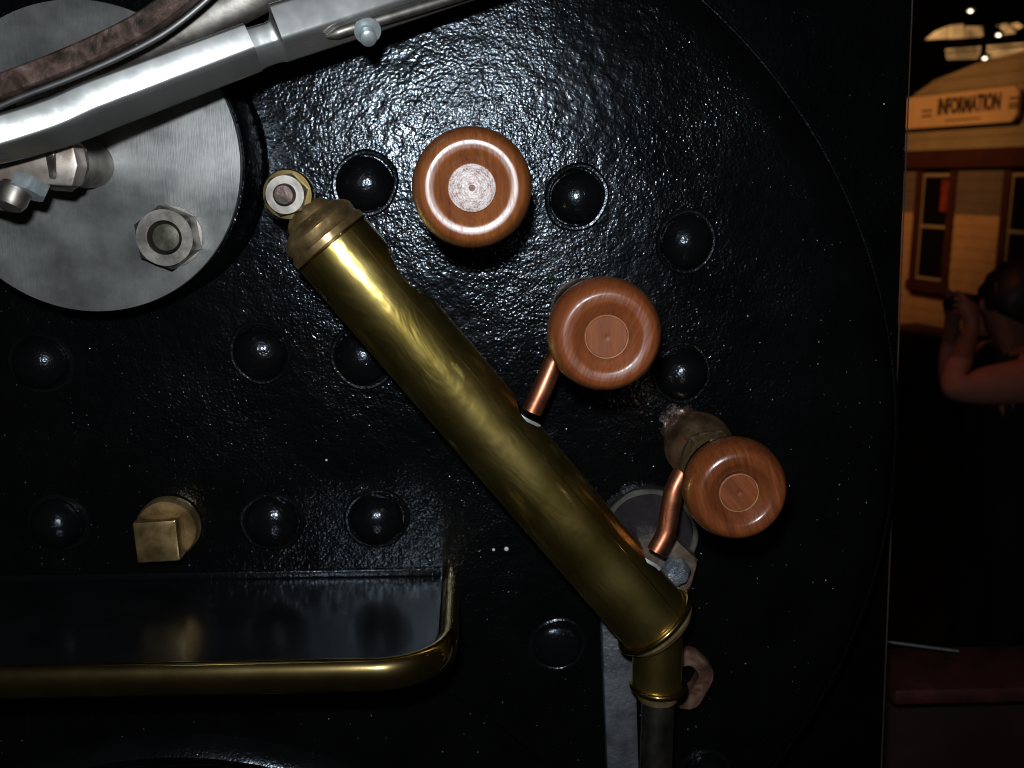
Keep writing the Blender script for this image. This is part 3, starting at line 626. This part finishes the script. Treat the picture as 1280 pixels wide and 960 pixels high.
# the sign
sx0, sx1 = fac(1100, 150, 0.1)[0], fac(1276, 130, 0.1)[0]
sz0, sz1 = fac(1200, 157, 0.1)[1], fac(1200, 116, 0.1)[1]
sg = thing('information_sign', BMX @ Vector(((sx0 + sx1) / 2, -0.1, sz0)), 'cream signboard reading INFORMATION on the station front', 'sign', M=BMX @ Matrix.Translation(((sx0 + sx1) / 2, -0.1, sz0)))
w, hgt = sx1 - sx0, sz1 - sz0; c = 0.05
brd = prism([(-w / 2 + c, 0), (w / 2 - c, 0), (w / 2, c), (w / 2, hgt - c), (w / 2 - c, hgt), (-w / 2 + c, hgt), (-w / 2, hgt - c), (-w / 2, c)], 0, 0.04, 0.004)
SGM = WM[sg.name] @ frame((0, 0.0, 0), (0, -1, 0), (1, 0, 0)) @ Matrix.Diagonal((1, 1, 1, 1))
FR = frame((0, 0, 0), (0, -1, 0), (1, 0, 0))
flip = Matrix.Identity(4)
if (FR.to_3x3() @ Vector((0, 1, 0))).z < 0: flip = Matrix.Diagonal((1, -1, 1, 1))
link('board', brd, SIGNM, SGM @ flip, sg, 20)
def text(s, size, x, z, name, parent, squash=1.0):
    cu = bpy.data.curves.new('t', 'FONT'); cu.body = s; cu.size = size; cu.align_x = 'CENTER'; cu.align_y = 'CENTER'; cu.extrude = 0.002; cu.resolution_u = 4
    cu.offset = 0.009
    o = bpy.data.objects.new('t', cu); COL.objects.link(o)
    m = bpy.data.meshes.new_from_object(o.evaluated_get(bpy.context.evaluated_depsgraph_get())); bpy.data.objects.remove(o)
    M = WM[sg.name] @ Matrix.Translation((x, -0.0425, z)) @ Matrix.Rotation(R(90), 4, 'X') @ Matrix.Diagonal((squash, 1, 1, 1))
    return link(name, m, INK, M, parent, None)
lx = (fac(1173, 130, 0.14)[0] + fac(1251, 130, 0.14)[0]) / 2 - (sx0 + sx1) / 2
lw = fac(1251, 130, 0.14)[0] - fac(1173, 130, 0.14)[0]
tz = fac(1212, 131, 0.14)[1] - sz0
lt_ = text('INFORMATION', hgt * 0.66, lx, tz, 'lettering', sg, 1.0)
lt_.scale.x *= lw / lt_.dimensions.x if lt_.dimensions.x > 0 else 1
def bar(x0, x1, z, t): 
    link('small_print', box(x1 - x0, 0.003, t), INK, WM[sg.name] @ Matrix.Translation(((x0 + x1) / 2, -0.0418, z)), sg, 10)
for z in (0.30, 0.46, 0.20): bar(lx + lw * 0.62, lx + lw * 0.62 + 0.10, hgt * z + 0.06, 0.018)
for z in (0.30, 0.46): bar(lx - lw * 0.78, lx - lw * 0.60, hgt * z + 0.02, 0.018)
bar(lx - lw * 0.36, lx + lw * 0.22, hgt * 0.17, 0.012)
# bench at the foot of the wall
bx0, bx1 = fac(1100, 430, 0.5)[0], fac(1186, 430, 0.5)[0]; bz = fac(1160, 418, 0.5)[1]
bn = thing('luggage_box', BMX @ Vector((bx0, -0.3, 0)), 'maroon wooden box against the station wall under its window', 'box', M=BMX @ Matrix.Translation(((bx0 + bx1) / 2, -0.3, 0)))
fbox('body', bx0, bx1, 0, bz - 0.06, -0.5, -0.06, TRIM, bn, 0.006); fbox('lid', bx0 - 0.02, bx1 + 0.02, bz - 0.058, bz, -0.53, -0.055, LEDGE, bn, 0.006)

# hall lights high behind the station
def far(u, v, y): return W(u, v, -y)
ml, ntl, bl = mat('lamp_glow'); bl.inputs['Emission Color'].default_value = (1.0, 0.82, 0.6, 1); bl.inputs['Emission Strength'].default_value = 4
mw, ntw, bw_ = mat('lit_window'); bw_.inputs['Base Color'].default_value = (0.02, 0.012, 0.006, 1); bw_.inputs['Emission Color'].default_value = (1.0, 0.52, 0.18, 1)
em = ramp(ntw, noise(ntw, coords(ntw, (1, 1, 1)), 1.6, 2), [(0.35, 0.15), (0.7, 0.75)]); ntw.links.new(em, bw_.inputs['Emission Strength'])
for (u, v, lab) in ((1231, 73, 'bright hanging lamp just above the station roof'), (1248, 44, 'small hanging lamp before the lit arched window'), (1213, 14, 'faint lamp highest in the hall roof')):
    p = far(u, v, 18); t = thing('hanging_lamp', p, lab, 'lamp', 'lamps in the hall roof')
    link('bulb', lathe([(0.001, -0.03), (0.03, -0.012), (0.045, 0.0), (0.03, 0.012), (0.001, 0.03)], 20), ml, Matrix.Translation(p), t)
    link('shade', lathe([(0.12, 0.0), (0.07, 0.05), (0.02, 0.08), (0.015, 0.6)], 20), HALL, Matrix.Translation(p + Vector((0, 0, 0.03))), t)
def pane(name, pts, y, m, par):
    q = [far(u, v, y) for u, v in pts]; bm = bmesh.new(); a = [bm.verts.new(p) for p in q]; b = [bm.verts.new(p + Vector((0, 0.1, 0))) for p in q]
    bm.faces.new(a); bm.faces.new(b[::-1])
    for i in range(len(q)): bm.faces.new((a[i], a[(i + 1) % len(q)], b[(i + 1) % len(q)], b[i]))
    return link(name, mesh_bm(bm), m, None, par, 10)
aw = thing('arched_window', far(1220, 60, 28), 'lit arched window high in the hall behind the station', 'window')
for pts in ([(1158, 49), (1170, 39), (1184, 33), (1184, 48)], [(1187, 48), (1187, 32), (1204, 30), (1206, 47)], [(1209, 47), (1208, 33), (1228, 33), (1229, 45)], [(1256, 43), (1248, 31), (1258, 29), (1270, 41)], [(1264, 30), (1272, 28), (1279, 33), (1274, 36)]):
    pane('arch_pane', pts, 28, mw, aw)
cw = thing('clerestory_window', far(1230, 65, 27.5), 'low band of lit panes between roof beams', 'window')
for pts in ([(1184, 61), (1226, 58), (1226, 61), (1184, 64)], [(1184, 66), (1226, 63), (1222, 73), (1186, 74)], [(1234, 57), (1285, 53), (1285, 55), (1234, 60)], [(1233, 62), (1266, 60), (1266, 70), (1238, 72)], [(1268, 60), (1285, 58), (1285, 70), (1268, 70)]):
    pane('clerestory_pane', pts, 27.5, mw, cw)

# ------------------------------------------------------------------ person taking a picture
dist = 3.7
def PP(u, v, y): return W(u, v, -(dist * 0.88 - D + y))
SKIN = paint('skin', (0.24, 0.105, 0.07), 0.55, 0.1, 10); SHIRT = paint('salmon_shirt', (0.50, 0.20, 0.15), 0.8, 0.15, 12, 0.001, 0.2, 60)
VEST = paint('black_vest', (0.008, 0.008, 0.009), 0.8, 0.3, 12); HAIR = paint('dark_hair', (0.012, 0.008, 0.006), 0.5, 0.3, 60)
head = PP(1260, 372, 0)
per = thing('person', (head.x, head.y, FL), 'person in salmon shirt and black vest holding a camera to the face', 'person')
def body():
    hx_, hy, hz = head
    V, E, RD, MI = [], [], [], []
    def add(p, r, par=None):
        V.append(Vector(p)); RD.append(r)
        if par is not None: E.append((par, len(V) - 1))
        return len(V) - 1
    g = FL
    pel = add((hx_ + 0.06, hy, g + 0.95), 0.16)
    belly = add((hx_ + 0.06, hy, g + 1.12), 0.16, pel); chest = add((hx_ + 0.07, hy, g + 1.32), 0.175, belly)
    top = add((hx_ + 0.06, hy, g + 1.49), 0.09, chest); neck = add((hx_ + 0.03, hy, g + 1.555), 0.056, top)
    jaw = add((hx_ + 0.0, hy, hz - 0.055), 0.070, neck); skull = add((hx_ + 0.01, hy, hz + 0.035), 0.090, jaw); crown = add((hx_ + 0.02, hy, hz + 0.09), 0.07, skull)
    nose = add((hx_ - 0.10, hy, hz - 0.015), 0.016, jaw)
    for s in (-1, 1):
        sh = add((hx_ + 0.06, hy + s * 0.17, g + 1.475), 0.085, top)
        pe = PP(1186, 487, s * 0.20); el = add((pe.x, hy + s * 0.20, pe.z), 0.056, sh)
        hd = PP(1203, 400, 0); wr = add((hd.x, hy + s * 0.07, hd.z - 0.02), 0.026, el)
        pa = add((hd.x - 0.005, hy + s * 0.055, hd.z + 0.045), 0.030, wr)
        for kf in range(4): 
            f1 = add((hd.x - 0.035, hy + s * 0.055 - s * 0.004 * kf, hd.z + 0.03 + 0.021 * kf), 0.0095, pa)
            add((hd.x - 0.045, hy + s * 0.02, hd.z + 0.032 + 0.021 * kf), 0.008, f1)
        th = add((hd.x + 0.03, hy + s * 0.03, hd.z + 0.05), 0.010, pa)
        hp = add((hx_ + 0.06, hy + s * 0.10, g + 0.86), 0.105, pel); kn = add((hx_ + 0.04, hy + s * 0.12, g + 0.48), 0.068, hp)
        an = add((hx_ + 0.07, hy + s * 0.12, g + 0.09), 0.045, kn); add((hx_ - 0.08, hy + s * 0.13, g + 0.035), 0.035, an)
    m = bpy.data.meshes.new('b'); m.from_pydata(V, E, []); o = bpy.data.objects.new('b', m); COL.objects.link(o)
    md = o.modifiers.new('s', 'SKIN'); md.use_smooth_shade = True
    for i, r in enumerate(RD): m.skin_vertices[0].data[i].radius = (r, r)
    m.skin_vertices[0].data[0].use_root = True
    sb = o.modifiers.new('d', 'SUBSURF'); sb.levels = 2; sb.render_levels = 2
    r = bpy.data.meshes.new_from_object(o.evaluated_get(bpy.context.evaluated_depsgraph_get())); bpy.data.objects.remove(o)
    for q in (SKIN, SHIRT, VEST): r.materials.append(q)
    el = PP(1186, 487, 0)
    for p in r.polygons:
        c = p.center
        if c.z > FL + 1.545 or (c.x < head.x - 0.05 and c.z > el.z + 0.20): p.material_index = 0
        elif c.z > FL + 1.10 and (c.z > FL + 1.40 or c.x < head.x - 0.05) and (abs(c.y - head.y) > 0.115 or c.x < head.x - 0.09): p.material_index = 1
        else: p.material_index = 2
    return r
link('body', body(), None, None, per, 180)
hm_ = lathe([(0.0, 0.118), (0.05, 0.108), (0.088, 0.07), (0.105, 0.02), (0.108, -0.03), (0.10, -0.07), (0.085, -0.085)], 28, lambda a, k: 0.05 * math.sin(5 * a + 1.7 * k) + 0.05 * math.sin(9 * a + 2.3 * k) + 0.03 * math.sin(14 * a + k))
link('hair', hm_, HAIR, Matrix.Translation(head + Vector((0.03, 0, 0.012))) @ Matrix.Rotation(R(22), 4, 'Y') @ Matrix.Scale(1.02, 4), per, 180)
cm = PP(1198, 379, 0)
pc = thing('compact_camera', cm, 'small black camera held up by the person', 'camera')
CB = paint('camera_black', (0.012, 0.012, 0.013), 0.3, 0.2, 40)
link('camera_body', box(0.05, 0.11, 0.065, 0.006), CB, Matrix.Translation(cm + Vector((0.02, 0, 0))), pc)
link('lens', lathe([(0.026, 0), (0.026, 0.022), (0.021, 0.024), (0.021, 0.04), (0.016, 0.041), (0, 0.038)], 28), CB, frame(cm + Vector((-0.004, 0, 0)), (-1, -0.1, 0)), pc)
link('lens_ring', lathe([(0.0262, 0.010), (0.0270, 0.012), (0.0262, 0.014)], 28), ZINC, frame(cm + Vector((-0.004, 0, 0)), (-1, -0.1, 0)), pc)
